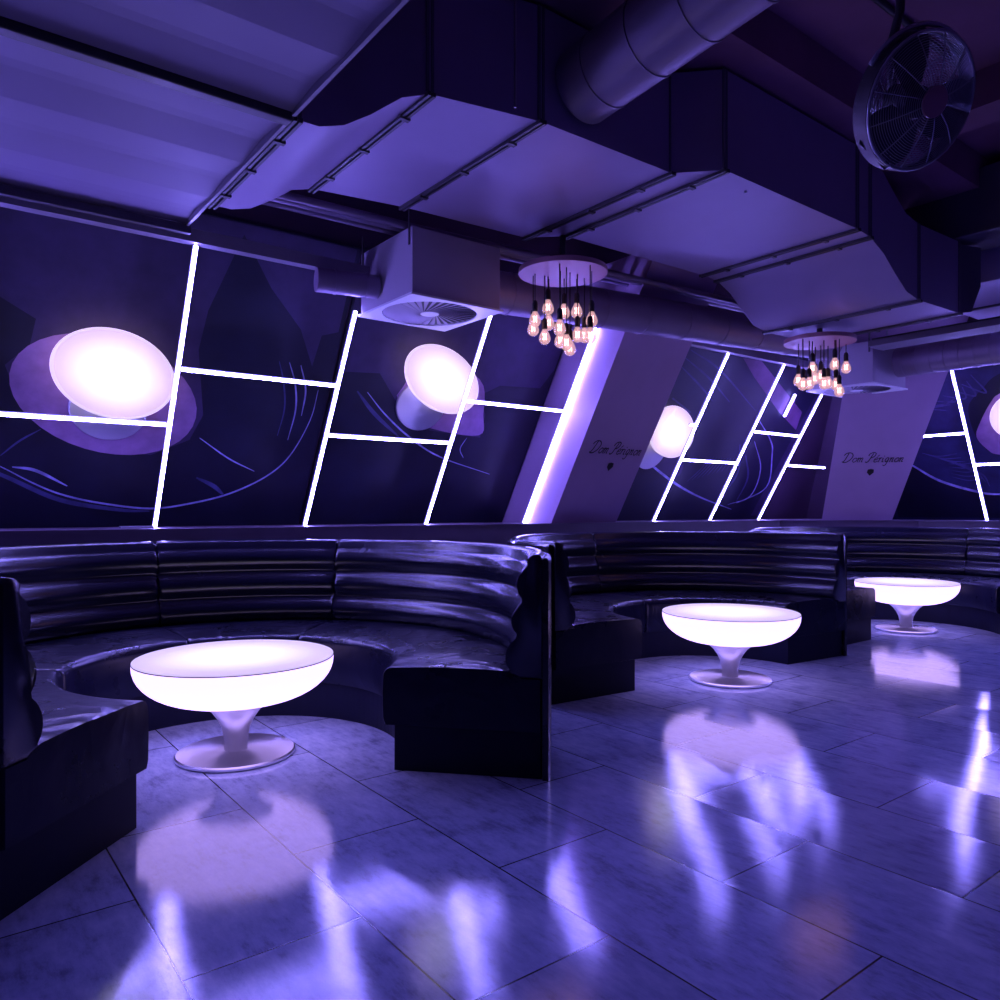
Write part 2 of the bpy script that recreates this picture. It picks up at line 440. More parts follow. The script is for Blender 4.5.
mural('dark mural panel of a giant eye behind the leftmost wall lamp', FB, -1.6, 2.29,
  [(PUR, [(.30, 2.05), (1.56, 2.05), (1.41, 1.51), (1.39, 1.26), (1.48, .83), (1.42, .65), (1.2, .53), (.91, .56), (.64, .67), (.46, .87), (.4, 1.04), (.51, 1.17), (.53, 1.32), (.30, 1.45)], False),
   (PUR, [(1.50, 2.05), (2.26, 2.05), (2.26, 1.5), (2.15, 1.46), (2.13, 1.24), (2.0, 1.48), (1.76, 1.71)], False),
   (IRI, ell(.93, .90, .52, .36, -.30), False), (DRK, ell(.9, .32, .75, .14, -.05), False)],
  [(LIN, [(.2, .52), (.4, .42), (.56, .32), (.72, .24), (.94, .18), (1.24, .14), (1.49, .18), (1.74, .26), (1.97, .4), (2.11, .57), (2.2, .85), (2.21, 1.08)], .014),
   (SOF, [(.1, .50), (.4, .37), (.72, .2), (1.06, .13), (1.24, .12)], .03),
   (LIN, [(1.97, 1.25), (2.04, 1.1), (2.08, .92), (2.07, .69)], .012), (LIN, [(2.05, 1.24), (2.12, 1.07), (2.13, .88)], .012),
   (SOF, [(1.90, 1.25), (1.96, 1.1), (2.0, .92), (1.99, .72)], .012),
   (LIN, [(1.48, .67), (1.69, .53), (1.88, .44)], .01), (SOF, [(.4, .49), (.49, .59), (.59, .67)], .012),
   (LIN, [(.46, .42), (.58, .40), (.75, .30)], .02), (SOF, [(1.5, .38), (1.62, .32), (1.7, .25)], .03)], DRK)
mural('dark mural panel of a giant eye behind the second wall lamp from the left', FB, 2.31, 4.22,
  [(PUR, [(2.32, 1.52), (2.35, 1.23), (2.64, 1.25), (2.82, 1.06), (3.19, .84), (3.68, .81), (3.66, 1.01), (3.55, 1.17), (3.71, 1.27), (4.12, 1.29), (4.2, 1.46), (4.21, 2.05), (3.49, 2.05), (2.33, 2.05)], False),
   (IRI, [(2.82, 1.10), (2.9, .98), (3.19, .86), (3.66, .83), (3.64, 1.01), (3.5, 1.3), (3.0, 1.4)], True)],
  [(LIN, [(2.58, 1.1), (2.77, .94), (3.03, .77), (3.35, .62), (3.9, .48)], .014), (SOF, [(2.5, 1.1), (2.68, .94), (2.93, .77)], .03),
   (LIN, [(3.55, .8), (3.52, .7), (3.58, .62)], .008)], DRK)
mural('glossy dark mural panel of an eye between the two leaning columns', FB, 5.02, 8.2,
  [(DRK, [(5.05, .02), (8.15, .02), (8.1, .3), (7.2, .15), (6.6, .32), (5.9, .6), (5.05, .9)], False),
   (PUR, [(5.2, 1.0), (5.69, .82), (6.24, .77), (6.34, .54), (6.01, .57), (5.79, .66), (5.2, .8)], True),
   (DRK, ell(6.7, 1.1, .42, .5, -.5), False),
   (PNK, [(6.51, 1.86), (6.81, 1.87), (7.94, 1.40), (8.0, 1.18), (7.50, 1.37), (6.80, 1.70)], False),
   (PUR, [(7.95, .05), (8.18, .05), (8.18, 1.86), (8.05, 1.86)], False)],
  [(LIN, [(7.15, 1.29), (7.61, 1.03), (7.78, .85), (7.98, .44), (7.55, .22)], .02), (LIN, [(7.33, 1.0), (7.69, .67), (7.75, .32), (7.4, .2)], .018),
   (SOF, [(7.29, .83), (7.53, .55), (7.53, .25)], .03), (SOF, [(7.1, .95), (7.3, .6), (7.2, .3)], .03),
   (LIN, [(5.4, .85), (5.69, .72), (6.03, .57), (6.39, .43), (6.85, .29), (7.51, .14)], .026),
   (SOF, [(5.71, 1.84), (6.25, 1.7), (7.08, 1.35)], .02), (SOF, [(5.66, 1.68), (6.05, 1.52), (6.33, 1.39)], .02), (SOF, [(5.74, 1.36), (6.08, 1.24)], .02),
   (SOF, [(5.68, 1.76), (6.15, 1.6), (6.6, 1.4)], .02)]
  + [(SOF, [(6.5 + .07 * i, .48 + .02 * i), (6.62 + .06 * i, .62 + .02 * i), (6.7 + .05 * i, .78)], .012) for i in range(9)], NAV)
mural('blue mural panel of an eye on the wall right of the corner column', FR, -4.4, -.6,
  [(DRK, [(-4.3, .03), (-.7, .03), (-.7, .3), (-3.19, .32), (-3.41, .36), (-3.74, .5), (-3.97, .69), (-4.2, .9)], False),
   (DRK, [(-2.4, 1.80), (-2.95, 1.66), (-3.13, 1.52), (-3.25, 1.41), (-3.3, 1.3), (-3.3, 1.1), (-3.25, .9), (-3.1, .78), (-2.6, .7), (-2.2, .9), (-2.0, 1.3)], True),
   (IRI, [(-2.7, 1.55), (-2.99, 1.45), (-3.08, 1.37), (-3.21, 1.17), (-3.28, 1.0), (-3.2, .84), (-3.1, .78), (-2.7, .72), (-2.4, 1.0), (-2.4, 1.4)], True)],
  [(LIN, [(-4.1, .80), (-3.97, .69), (-3.74, .5), (-3.41, .36), (-3.19, .32), (-2.6, .34)], .03)]
  + [(SOF, [(-3.85 + .05 * i, .85 - .02 * i), (-3.7 + .05 * i, .80 - .03 * i), (-3.5 + .03 * i, .82 - .05 * i)], .018) for i in range(9)]
  + [(SOF, [(-3.9 + .1 * i, 1.3 + .05 * i), (-3.7 + .1 * i, 1.36 + .02 * i), (-3.5 + .05 * i, 1.33 + .06 * i)], .02) for i in range(7)]
  + [(SOF, [(-3.6, .55 + .04 * i), (-3.45, .5 + .05 * i), (-3.3, .52 + .05 * i)], .012) for i in range(5)], BLU)

# ------------------------------------------------------------------ LED light bars
FLB = F_back(LED_B); FLR = F_right(LED_A)
def bar(label, fr, x0, x1, y0, y1, group=None):
    cx, cy = (x0 + x1) / 2, (y0 if x1 - x0 < .1 else (y0 + y1) / 2)
    m = fr.copy(); m.translation = fr @ Vector((cx, cy, 0))
    t = thing('light_bar', label, 'light bar', mat=m, group=group)
    b = bbox(x0 - cx, x1 - cx, y0 - cy, y1 - cy, -.006, .016, .006); obj('diffuser', b, M['led'], t)
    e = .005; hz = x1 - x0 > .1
    b = bbox(x0 - cx - (0 if hz else e), x1 - cx + (0 if hz else e), y0 - cy - (e if hz else 0), y1 - cy + (e if hz else 0), -.008, .006, .004); obj('halo_border', b, M['led_halo'], t)  # wider, weakly glowing border added round the core to imitate its blue halo
    b = bmesh.new(); box(b, x0 - cx + .003, x1 - cx - .003, y0 - cy, y1 - cy, -.016, -.006); obj('channel', b, M['channel'], t)
W = .0093
VB = [(.2, 'outside'), (1.21, 'first slanted light bar from the left, just right of the leftmost wall lamp'),
      (2.205, 'second slanted light bar from the left, rising to the hanging air box'),
      (3.21, 'third slanted light bar from the left, crossing in front of the second wall lamp'),
      (4.205, 'slanted light bar against the side of the nearer lettered column'),
      (5.88, 'slanted light bar just right of the half-hidden third wall lamp'),
      (6.775, 'middle slanted light bar of the three between the two columns'),
      (7.66, 'slanted light bar nearest the far corner column, below the far bulb cluster')]
for x, l in VB[1:]:
    bar(l, FLB, x - W, x + W, .002, 1.60 if x > 7 else 1.57 if 2 < x < 2.5 else 1.772)
HB = [(.2, 1.19, .712, 'level light bar below the leftmost wall lamp, running off the left edge'),
      (1.23, 2.19, 1.065, 'level light bar between the first and second slanted bars'),
      (2.225, 3.19, .71, 'level light bar between the second and third slanted bars'),
      (3.23, 4.185, 1.055, 'level light bar from the second wall lamp to the nearer column'),
      (5.79, 5.86, 1.052, 'short level light bar stub right of the third wall lamp'),
      (5.90, 6.755, .69, 'lower level light bar in the section between the two columns'),
      (6.795, 7.64, 1.053, 'upper level light bar in the section between the two columns'),
      (7.68, 8.46, .70, 'short level light bar running into the side of the far corner column')]
for x0, x1, y, l in HB: bar(l, FLB, x0, x1, y - W, y + W)
bar('left-leaning light bar on the right-hand wall, right of the corner column', FLR, -3.245 - W, -3.245 + W,   .002, 1.772)
bar('level light bar from the corner column to the left-leaning bar', FLR, -3.725, -3.265, 1.02 - W, 1.02 + W)
bar('level light bar running off the right edge from the left-leaning bar', FLR, -3.225, -2.23, .66 - W, .66 + W)
# unseen bars of the same kind, added along both walls to help light the room
for x in (.18, -.82): bar('unseen slanted light bar added beyond the left edge', FLB, x - W, x + W,   .002, 1.772, 'unseen light bars added beyond the picture edges')
for y in (-2.21, -1.2): bar('unseen slanted light bar added beyond the right edge', FLR, y - W, y + W,   .002, 1.772, 'unseen light bars added beyond the picture edges')
m = F_back(ART_B - .02); bar('short slanted glowing bar imitating a light bar reflection, high between the two columns, under the bulbs', m, 7.60, 7.63, 1.32, 1.58)  # glowing sliver stands in for a light bar reflection in the mural

# ------------------------------------------------------------------ wall lamps
def wall_lamp(label, fr, c1, A, B, rot, c0, A0=.215, B0=.19, d=.135):
    m = fr.copy(); m.translation = fr @ Vector((c0[0], c0[1], 0)); t = thing('wall_lamp', label, 'wall lamp', mat=m)
    ox, oy = c1[0] - c0[0], c1[1] + .08 - c0[1]
    n = 56
    def ring(f, z, k):
        return [(ox * f + p[0], oy * f + p[1], z) for p in ell(0, 0, A * k, B * k, rot, n)]
    b = bmesh.new(); loft(b, [ring(.25, .02, .16), ring(.45, .05, .2), ring(.6, .075, .3)]); obj('neck', b, M['brushed'], t, True, angle=50)
    b = bmesh.new(); loft(b, [ring(.6, .07, .3), ring(.8, .09, .72), ring(.93, .112, .95), ring(.99, .13, 1.0), ring(1, d, .985)]); obj('bowl', b, M['lamp_rim'], t, True, angle=50)
    b = bmesh.new(); loft(b, [[(p[0], p[1], 0) for p in ell(0, 0, .955, .955, 0, n)], [(p[0], p[1], .03) for p in ell(0, 0, .94, .94, 0, n)]])
    o = obj('lamp_disc', b, M['lamp_disc'], t)
    o.matrix_local = Matrix.Translation((ox, oy, d - .002)) @ Matrix.Rotation(rot, 4, 'Z') @ Matrix.Diagonal((A, B, .14, 1))
    b = bmesh.new(); loft(b, [[(p[0], p[1], z) for p in ell(0, 0, A0 * k, B0 * k, rot, n)] for z, k in ((.002, 1), (.016, 1), (.02, .97))]); obj('base_plate', b, M['brushed'], t)
wall_lamp('big glowing oval wall lamp at the left edge, left of the first slanted light bar', FB, (.92, 1.016), .336, .265, 1.233 - pi / 2, (.93, .82))
wall_lamp('glowing oval wall lamp below the hanging air box, crossed by the third slanted light bar', FB, (3.086, 1.222), .373, .22, 1.113 - pi / 2, (3.04, 1.035))
wall_lamp('glowing wall lamp half hidden behind the nearer lettered column', FB, (5.79, .985), .37, .235, -.47, (5.75, .80))
wall_lamp('glowing wall lamp cut by the right edge, on the wall right of the corner', FR, (-2.78, 1.17), .30, .26, .4, (-2.8, 1.05))

# ------------------------------------------------------------------ sofas
def arc_sweep(prof, a0, a1, e0=1., e1=1., ends=.012, step=3.0, wr=0., wseed=0):
    """prof: closed list of (r,z); swept from angle a0 to a1 (degrees). ends: how far the last ring is drawn in"""
    n = max(4, int(abs(a1 - a0) / step)); cr = sum(p[0] for p in prof) / len(prof); cz = sum(p[1] for p in prof) / len(prof)
    da = math.degrees(ends * 1.2 / cr)
    angs = [a0, a0 + da * .35, a0 + da] + [a0 + da + (a1 - a0 - 2 * da) * k / n for k in range(1, n)] + [a1 - da, a1 - da * .35, a1]
    rings = []
    for k, an in enumerate(angs):
        kk = min(k, len(angs) - 1 - k)
        ins = ends * (1., .35, 0.)[kk] * (e0 if k < 3 else e1) if kk < 3 else 0
        rg = []
        for r, z in prof:
            dr, dz = r - cr, z - cz; L = math.hypot(dr, dz) or 1
            rr, zz = r - dr / L * ins, z - dz / L * ins
            if wr and zz > cz + .06 and ins == 0:
                p = Vector((rr * cos(R(an)) * 5 + wseed, rr * sin(R(an)) * 5, 0))
                w = noise.fractal(p, 1., 2., 4) ; w2 = noise.noise(Vector((an * .12 + wseed, rr * 5, 3)))
                zz += wr * (.8 * w + .6 * w2)
            rg.append((rr * cos(R(an)), rr * sin(R(an)), zz))
        rings.append(rg)
    bm = bmesh.new(); loft(bm, rings); return bm
RI, RO = .70, 1.335
def seat_prof():
    P = [(RI - .035, .185)]
    P += [(RI - .045, .21), (RI - .048, .30), (RI - .046, .37)]
    for k in range(1, 6):
        a = pi - k * pi / 2 / 5.; P.append((RI - .006 + .04 * cos(a), .382 + .04 * sin(a)))
    for k in range(1, 12): P.append((RI + .034 + (1.22 - RI - .034) * k / 12, .424 + .008 * sin(pi * k / 12)))
    P += [(1.22, .412), (1.23, .398), (1.306, .397), (1.306, .19)]
    return P
def back_prof():
    P = [(1.17, .40)]; zb, zt = .415, .882; nt_ = 3
    for t in range(nt_):
        for k in range(0, 9):
            u = (k + .5) / 9; z = zb + (zt - zb - .03) * (t + u) / nt_
            base = 1.205 + (z - zb) / (zt - zb) * .075
            P.append((base - .052 * abs(sin(pi * u)) ** .55, z))
    P += [(1.252, .872), (1.272, .885), (1.295, .888), (1.308, .878), (1.31, .86), (1.31, .40)]
    return P
PLINTH = [(RI, 0), (RI, .188), (1.305, .188), (1.305, 0)]
SHELL = [(1.311, 0), (1.311, .866), (1.318, .874), (1.330, .872), (RO, .862), (RO, 0)]
def sofa(label, c, cuts, seed):
    t = thing('curved_sofa', label, 'sofa', (c[0], c[1], 0))
    a0, a1 = cuts[0], cuts[-1]
    obj('plinth', arc_sweep(PLINTH, a0, a1, ends=.004), M['base_leather'], t)
    obj('outer_shell', arc_sweep(SHELL, a0 - .8, a1 + .15, ends=.003), M['shell'], t)
    for i, (p, q_) in enumerate(zip(cuts, cuts[1:])):
        E0 = E1 = 1.
        if i == 0: p -= 1.3; E0 = .3
        if i == len(cuts) - 2: q_ += 1.3; E1 = .3
        obj('seat_cushion', arc_sweep(seat_prof(), p + .1, q_ - .1, E0, E1, ends=.013, wr=.013, wseed=seed + i * 3.7, step=1.5), M['creased'], t, True, angle=55)
        obj('backrest', arc_sweep(back_prof(), p + .1, q_ - .1, E0, E1, ends=.014), M['leather'], t, True, angle=70)
    return t
SC = [(1.09, 3.26), (4.065, 3.03), (6.93, 3.15)]
sofa('large black leather horseshoe sofa on the left, round the nearest glowing table', SC[0], [-48, 45, 91, 158, 225], 1)
sofa('black leather half-round sofa in the middle, behind the second glowing table', SC[1], [-5.5, 84, 175.5], 11)
sofa('black leather curved sofa farthest right, in the corner behind the third table', SC[2], [-60, 0, 88, 182], 23)

# ------------------------------------------------------------------ glowing tables
t1 = thing('glowing_table', 'nearest and largest glowing bowl table, inside the left horseshoe sofa', 'table', (1.116, 3.338, 0))
b = bmesh.new(); lathe(b, [(.235, 0), (.247, .004), (.249, .014), (.243, .020), (.06, .024)], 72); obj('base', b, M['brushed'], t1, True, angle=35)
b = bmesh.new(); lathe(b, [(.049, .02), (.049, .05), (.052, .085), (.061, .125), (.078, .16), (.103, .195), (.133, .222), (.165, .240)], 48); obj('stem', b, M['brushed'], t1, True, angle=50)
b = bmesh.new()
prof = [(.12, .238)] + [(.150 + .268 * sin(k * pi / 2 / 12) ** 1.0 * .984, .238 + .170 * (1 - cos(k * pi / 2 / 12))) for k in range(1, 13)] + [(.414, .419)]
lathe(b, prof, 72); obj('bowl', b, M['bowl'], t1, True, angle=60)
b = bmesh.new(); lathe(b, [(.4135, .420), (.4145, .420), (.4145, .4235), (.4135, .4235)], 72); obj('rim', b, M['rim'], t1, True, angle=40)
b = bmesh.new(); lathe(b, [(.4125, .420), (.4125, .427), (.408, .429)], 72); obj('table_top', b, M['table_top'], t1)
t2 = copy_tree(t1); t2.location = (4.045, 2.916, 0); t2['label'] = 'middle glowing bowl table, in front of the half-round sofa'
t3 = copy_tree(t1); t3.location = (6.964, 3.185, 0); t3['label'] = 'farthest glowing bowl table, at the right by the corner sofa'
for t in (t1, t2, t3): t['group'] = 'glowing bowl tables by the sofas'

# ------------------------------------------------------------------ corrugated sheets and rails
def corrugated(label, y0, y1, z):
    t = thing('corrugated_ceiling_sheet', label, 'ceiling sheet', (-1.2, (y0 + y1) / 2, z))
    L = 2.33; H_ = (y1 - y0) / 2
    pts = []; n = int((y1 - y0) / .46 + .5); p = (y1 - y0) / n
    for k in range(n):
        o = -H_ + k * p
        pts += [(o, 0), (o + .44 * p, .017), (o + .56 * p, .017)]
    pts.append((H_, 0))
    prof = pts + [(y, zz + .012) for y, zz in reversed(pts)]
    b = bmesh.new(); loft(b, [[(x, y, zz) for y, zz in prof] for x in (-1.2, L)]); obj('sheet', b, M['sheet'], t)
    b = bmesh.new(); box(b, L - .006, L + .008, -H_, H_, -.014, .05); obj('edge_angle', b, M['trim'], t)
corrugated('corrugated violet ceiling sheet nearest the wall, left of the boxy duct', 2.805, 4.2, 2.545)
corrugated('corrugated violet ceiling sheet overhead at the top left corner', .6, 2.74, 2.545)
b = bbox(-2.4, 1.13, 2.745, 2.80, 2.515, 2.56, .006); tag(obj('ceiling_rail', b, M['flange']), 'dark rail between the two corrugated ceiling sheets', 'rail')
b = bbox(-2.4, 1.15, 4.13, 4.165, 2.495, 2.54, .004); tag(obj('ceiling_rail', b, M['flange']), 'thin dark rail along the wall edge of the corrugated sheet', 'rail')

# ------------------------------------------------------------------ the big rectangular duct
ST = [  # a, front, back, bottom, top
 (1.165, 2.79, 3.82, 2.55, 3.16), (1.25, 2.78, 3.81, 2.545, 3.17), (1.34, 2.75, 3.79, 2.565, 3.18), (1.43, 2.70, 3.76, 2.615, 3.20), (1.53, 2.63, 3.73, 2.685, 3.2), (1.63, 2.58, 3.71, 2.71, 3.2),
 (2.12, 2.475, 3.63, 2.71, 3.2), (2.95, 2.465, 3.59, 2.71, 3.2), (3.13, 2.285, 3.42, 2.71, 3.2), (4.40, 2.29, 3.40, 2.71, 3.2),
 (4.55, 2.29, 3.39, 2.695, 3.19), (4.70, 2.285, 3.388, 2.63, 3.12), (4.84, 2.28, 3.386, 2.53, 3.02), (4.98, 2.275, 3.386, 2.44, 2.93), (5.14, 2.27, 3.386, 2.41, 2.90), (5.70, 2.25, 3.38, 2.41, 2.90)]
duct = thing('air_duct', 'big rectangular air duct overhead, dropping lower toward the right', 'air duct', (3.3, 3.0, 2.7))
def st_ring(s, d=0.):
    a, f, k, z0, z1 = s
    return [(a - 3.3, f - d - 3.0, z0 - d - 2.7), (a - 3.3, k + d - 3.0, z0 - d - 2.7), (a - 3.3, k + d - 3.0, z1 - 2.7), (a - 3.3, f - d - 3.0, z1 - 2.7)]
for i0, i1 in ((0, 5), (5, 6), (6, 7), (7, 8), (8, 9), (9, 14), (14, 15)):
    b = bmesh.new(); loft(b, [st_ring(s) for s in ST[i0:i1 + 1]])
    obj('duct_section', b, M['duct'], duct, i1 - i0 > 2, angle=25)
for i in (0, 5, 6, 7, 8, 9, 10, 14, 15):
    a, f, k, z0, z1 = ST[i]; b = bmesh.new(); d = .016
    for off in (-.019, .004):
        box(b, a - 3.3 + off, a - 3.3 + off + .013, f - d - 3., k + d - 3., z0 - d - 2.7, z0 - 2.7 + .002)
        box(b, a - 3.3 + off, a - 3.3 + off + .013, f - .004 - 3., f - 3. + .002, z0 - 2.7, z1 - 2.7, 1)
    for u in (.18, .5, .82):
        y = f + (k - f) * u - 3.; box(b, a - 3.325, a - 3.275, y - .012, y + .012, z0 - d - 2.706, z0 - 2.7 - .01)
    obj('duct_flange', b, [M['flange'], M['duct_dark']], duct)
# angled end of the dropped section
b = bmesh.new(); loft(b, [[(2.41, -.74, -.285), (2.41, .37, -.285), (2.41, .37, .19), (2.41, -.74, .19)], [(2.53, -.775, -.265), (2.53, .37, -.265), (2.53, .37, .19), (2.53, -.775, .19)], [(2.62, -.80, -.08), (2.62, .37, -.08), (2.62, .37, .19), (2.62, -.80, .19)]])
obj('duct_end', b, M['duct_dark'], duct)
# hanger wires of the duct
for x, y in ((3.42, 2.37), (1.95, 2.44)):
    b = bmesh.new(); tube(b, [(x - 3.3, y - 3., ZC - 2.7), (x - 3.3, y - 3., -.0)], .006, 6); obj('hanger_wire', b, M['steel'], duct)

def hang(t, pts):
    for x, y, z in pts:
        b = bmesh.new(); o = t.location; tube(b, [(x - o.x, y - o.y, z - o.z), (x - o.x, y - o.y, ZC - o.z)], .006, 6); obj('hanger_rod', b, M['steel'], t)
def box_duct(label, x0, x1, y0, y1, z0, z1, mat, seams, axis):
    c = ((x0 + x1) / 2, (y0 + y1) / 2, z0)
    t = thing('air_duct', label, 'air duct', c)
    obj('duct_body', bbox(x0 - c[0], x1 - c[0], y0 - c[1], y1 - c[1], 0, z1 - z0, .008), mat, t)
    for s in seams:
        b = bmesh.new()
        if axis == 'x': box(b, s - c[0] - .015, s - c[0] + .015, y0 - c[1] - .015, y1 - c[1] + .015, -.015, z1 - z0)
        else: box(b, x0 - c[0] - .015, x1 - c[0] + .015, s - c[1] - .015, s - c[1] + .015, -.015, z1 - z0)
        obj('duct_flange', b, M['flange'], t)
    hang(t, [(x0 + .05, y1 - .1, z1), (x1 - .05, y1 - .1, z1)])
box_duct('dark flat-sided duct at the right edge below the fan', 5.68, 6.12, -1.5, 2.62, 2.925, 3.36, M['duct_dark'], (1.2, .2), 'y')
box_duct('pale duct end showing at the right edge behind the dropped duct', 6.16, 8.1, 1.5, 2.75, 2.71, 3.2, M['duct'], (6.9, 7.5), 'x')

# large round pipe coming toward the viewer
def round_duct(label, p0, p1, r, rings, mat, bell=None):
    p0, p1 = Vector(p0), Vector(p1)
    t = thing('round_duct', label, 'round duct', p0)
    d = p1 - p0; b = bmesh.new(); tube(b, [Vector((0, 0, 0)), d], r, 40); obj('pipe', b, mat, t, True, angle=40)
    for k in range(rings):
        u = (k + .6) / rings; b = bmesh.new(); n = d.normalized()
        tube(b, [d * u - n * .006, d * u + n * .006], r + .004, 40); obj('seam_ring', b, mat, t, True, angle=40)
round_duct('big round duct reaching overhead into the side of the boxy duct', (2.35, 2.46, 2.925), (2.29, .2, 3.07), .16, 9, M['pipe'])
round_duct('violet round duct behind the hanging bulbs, right of the air box', (2.90, 4.02, 2.49), (6.15, 3.44, 2.46), .135, 9, M['pipe'])
round_duct('stub of violet round duct left of the hanging air box', (1.87, 4.20, 2.405), (2.229, 4.12, 2.405), .07, 2, M['pipe'])
round_duct('ribbed round duct at the right edge beside the far air box', (7.28, 3.40, 2.43), (7.36, .3, 2.43), .135, 26, M['pipe'])

# thin pipes and cable tray
for y, z, r, l in ((3.86, 2.70, .022, 'thin dark pipe hugging the back edge of the boxy duct'), (3.97, 2.73, .03, 'middle thin pipe of the three behind the boxy duct'), (4.10, 2.745, .022, 'thin pipe of the three nearest the wall')):
    b = bmesh.new(); tube(b, [(1.2, y, z), (2.4, y - .03, z), (5.9, y - .25, z)], r, 10); tag(obj('ceiling_pipe', b, M['pipe'], None, True, angle=40), l, 'pipe')
t = thing('cable_tray', 'long flat cable tray under the ceiling at the right, above the ribbed duct', 'cable tray', (6.35, 1.5, 2.42))
obj('tray', bbox(-.03, .22, -2.4, 1.7, 0, .05, .004), M['duct_dark'], t)
for y in (-1.5, -.6, 1.6):
    b = bmesh.new(); tube(b, [(.095, y, .05), (.095, y, ZC - 2.42)], .006, 6); obj('hanger_rod', b, M['steel'], t)
b = bmesh.new(); tube(b, [(.05, -2.4, .065), (.05, 1.7, .065)], .015, 8); tube(b, [(.12, -2.4, .07), (.12, 1.7, .07)], .02, 8); obj('cable', b, M['black'], t, True)
b = bmesh.new(); tube(b, [(.5, 1.78, ZC - .02), (8., 1.72, ZC - .02)], .016, 8); tag(obj('conduit', b, M['flange'], None, True), 'thin conduit along the bare ceiling beside the fan', 'conduit')
bm = bmesh.new(); box(bm, -3.9, 8.2, 2.12, 2.75, 3.225, ZC); struct('trim_4', bm, M['ceiling'])
bm = bmesh.new(); box(bm, 4.6, 4.85, -3, 2.02, 3.25, ZC); struct('trim_5', bm, M['ceiling'])

# ------------------------------------------------------------------ hanging air boxes
def air_box(label, x0, y0, w, z0, z1):
    t = thing('air_diffuser_box', label, 'air diffuser', (x0 + w / 2, y0 + w / 2, z0)); h = w / 2
    obj('housing', bbox(-h + .015, h - .015, -h + .015, h - .015, .012, z1 - z0, .003), M['box'], t)
    b = bmesh.new(); seg = 48; ro = h * .90      # square face plate with a round opening
    sq = []
    for k in range(seg):
        a = 2 * pi * k / seg; c, s = cos(a), sin(a); m_ = h / max(abs(c), abs(s)); sq.append((c * m_, s * m_))
    lo = [b.verts.new((x, y, 0)) for x, y in sq]; up = [b.verts.new((x, y, .012)) for x, y in sq]
    li = [b.verts.new((ro * cos(2 * pi * k / seg), ro * sin(2 * pi * k / seg), 0)) for k in range(seg)]
    ui = [b.verts.new((ro * cos(2 * pi * k / seg), ro * sin(2 * pi * k / seg), .012)) for k in range(seg)]
    for k in range(seg):
        j = (k + 1) % seg
        b.faces.new((lo[k], lo[j], li[j], li[k])); b.faces.new((up[k], up[j], ui[j], ui[k])); b.faces.new((lo[k], lo[j], up[j], up[k])); b.faces.new((li[k], li[j], ui[j], ui[k]))
    obj('face_plate', b, M['white'], t)
    b = bmesh.new(); lathe(b, [(ro * 1.02, .011), (ro * 1.02, .0125)], 48); obj('plenum_opening', b, M['vane'], t)
    b = bmesh.new(); nv = 36
    for k in range(nv):
        a = 2 * pi * k / nv; da = 2 * pi / nv * .62
        pts = []
        for r, tw in ((ro * .2, 0), (ro * .98, .55)):
            pts += [(r * cos(a + tw), r * sin(a + tw), .001), (r * cos(a + tw + da), r * sin(a + tw + da), .0085)]
        f = [b.verts.new(p) for p in pts] + [b.verts.new((p[0], p[1], p[2] + .0015)) for p in pts]
        for qd in ((0, 1, 3, 2), (4, 6, 7, 5), (0, 4, 5, 1), (1, 5, 7, 3), (3, 7, 6, 2), (2, 6, 4, 0)): b.faces.new([f[i] for i in qd])
    obj('swirl_vanes', b, M['box'], t)
    b = bmesh.new(); lathe(b, [(ro * .2, 0.0), (ro * .2, .004), (.01, .004)], 32); obj('vane_hub', b, M['white'], t)
    for sx, sy in ((-1, -1), (-1, 1)):
        b = bmesh.new(); box(b, sx * h + .009, sx * h + .014, sy * (h - .045) - .008, sy * (h - .045) + .008, z1 - z0 - .10, z1 - z0 + .10); obj('hanger_strap', b, M['flange'], t)
air_box('square air diffuser box hanging below the duct, nearest, above the second wall lamp', 2.215, 3.70, .65, 2.27, 2.66)
air_box('square air diffuser box farther off, behind the smaller bulb cluster', 6.90, 3.44, .66, 2.21, 2.60)

# ------------------------------------------------------------------ bulb chandeliers
def chandelier(label, c, plate_r, bulbs, rod):
    t = thing('bulb_chandelier', label, 'chandelier', c)
    b = bmesh.new(); lathe(b, [(plate_r, 0), (plate_r + .002, .004), (plate_r, .03), (plate_r * .6, .034)], 56); obj('ceiling_plate', b, M['purple_plate'], t, True, angle=40)
    b = bmesh.new(); tube(b, [(0, 0, .03), (0, 0, rod)], .02, 10); obj('mounting_rod', b, M['flange'], t, True)
    p0 = None
    for x, y, z in bulbs:
        dx, dy, dz = x - c[0], y - c[1], z - c[2]
        L = math.hypot(dx, dy); f = min(1, (plate_r - .02) / L) if L else 1
        dx, dy = dx * f, dy * f
        cb = bmesh.new(); tube(cb, [(0, 0, 0), (0, 0, -dz - .10)], .0035, 6)
        cord = obj('cord', cb, M['black'], t, True, loc=(dx, dy, dz + .10))
        if p0 is None:
            s = bmesh.new(); lathe(s, [(.006, .012), (.014, .004), (.017, -.01), (.017, -.05), (.0145, -.056)], 16); so = obj('socket', s, M['black'], cord, True, angle=40)
            g = bmesh.new(); lathe(g, [(.0135, -.056), (.018, -.066), (.029, -.086), (.0355, -.108), (.034, -.125), (.023, -.140), (.009, -.147)], 20); bo = obj('bulb', g, M['bulb'], cord, True)
            w = bmesh.new()
            tube(w, [(.012 * cos(i * 1.26), .012 * sin(i * 1.26), -.082 - (.036 if i % 2 else 0)) for i in range(11)], .0022, 6)
            fi = obj('filament', w, M['filament'], cord, True); p0 = (so, bo, fi)
        else:
            for o in p0:
                d = o.copy(); COL.objects.link(d); d.parent = cord
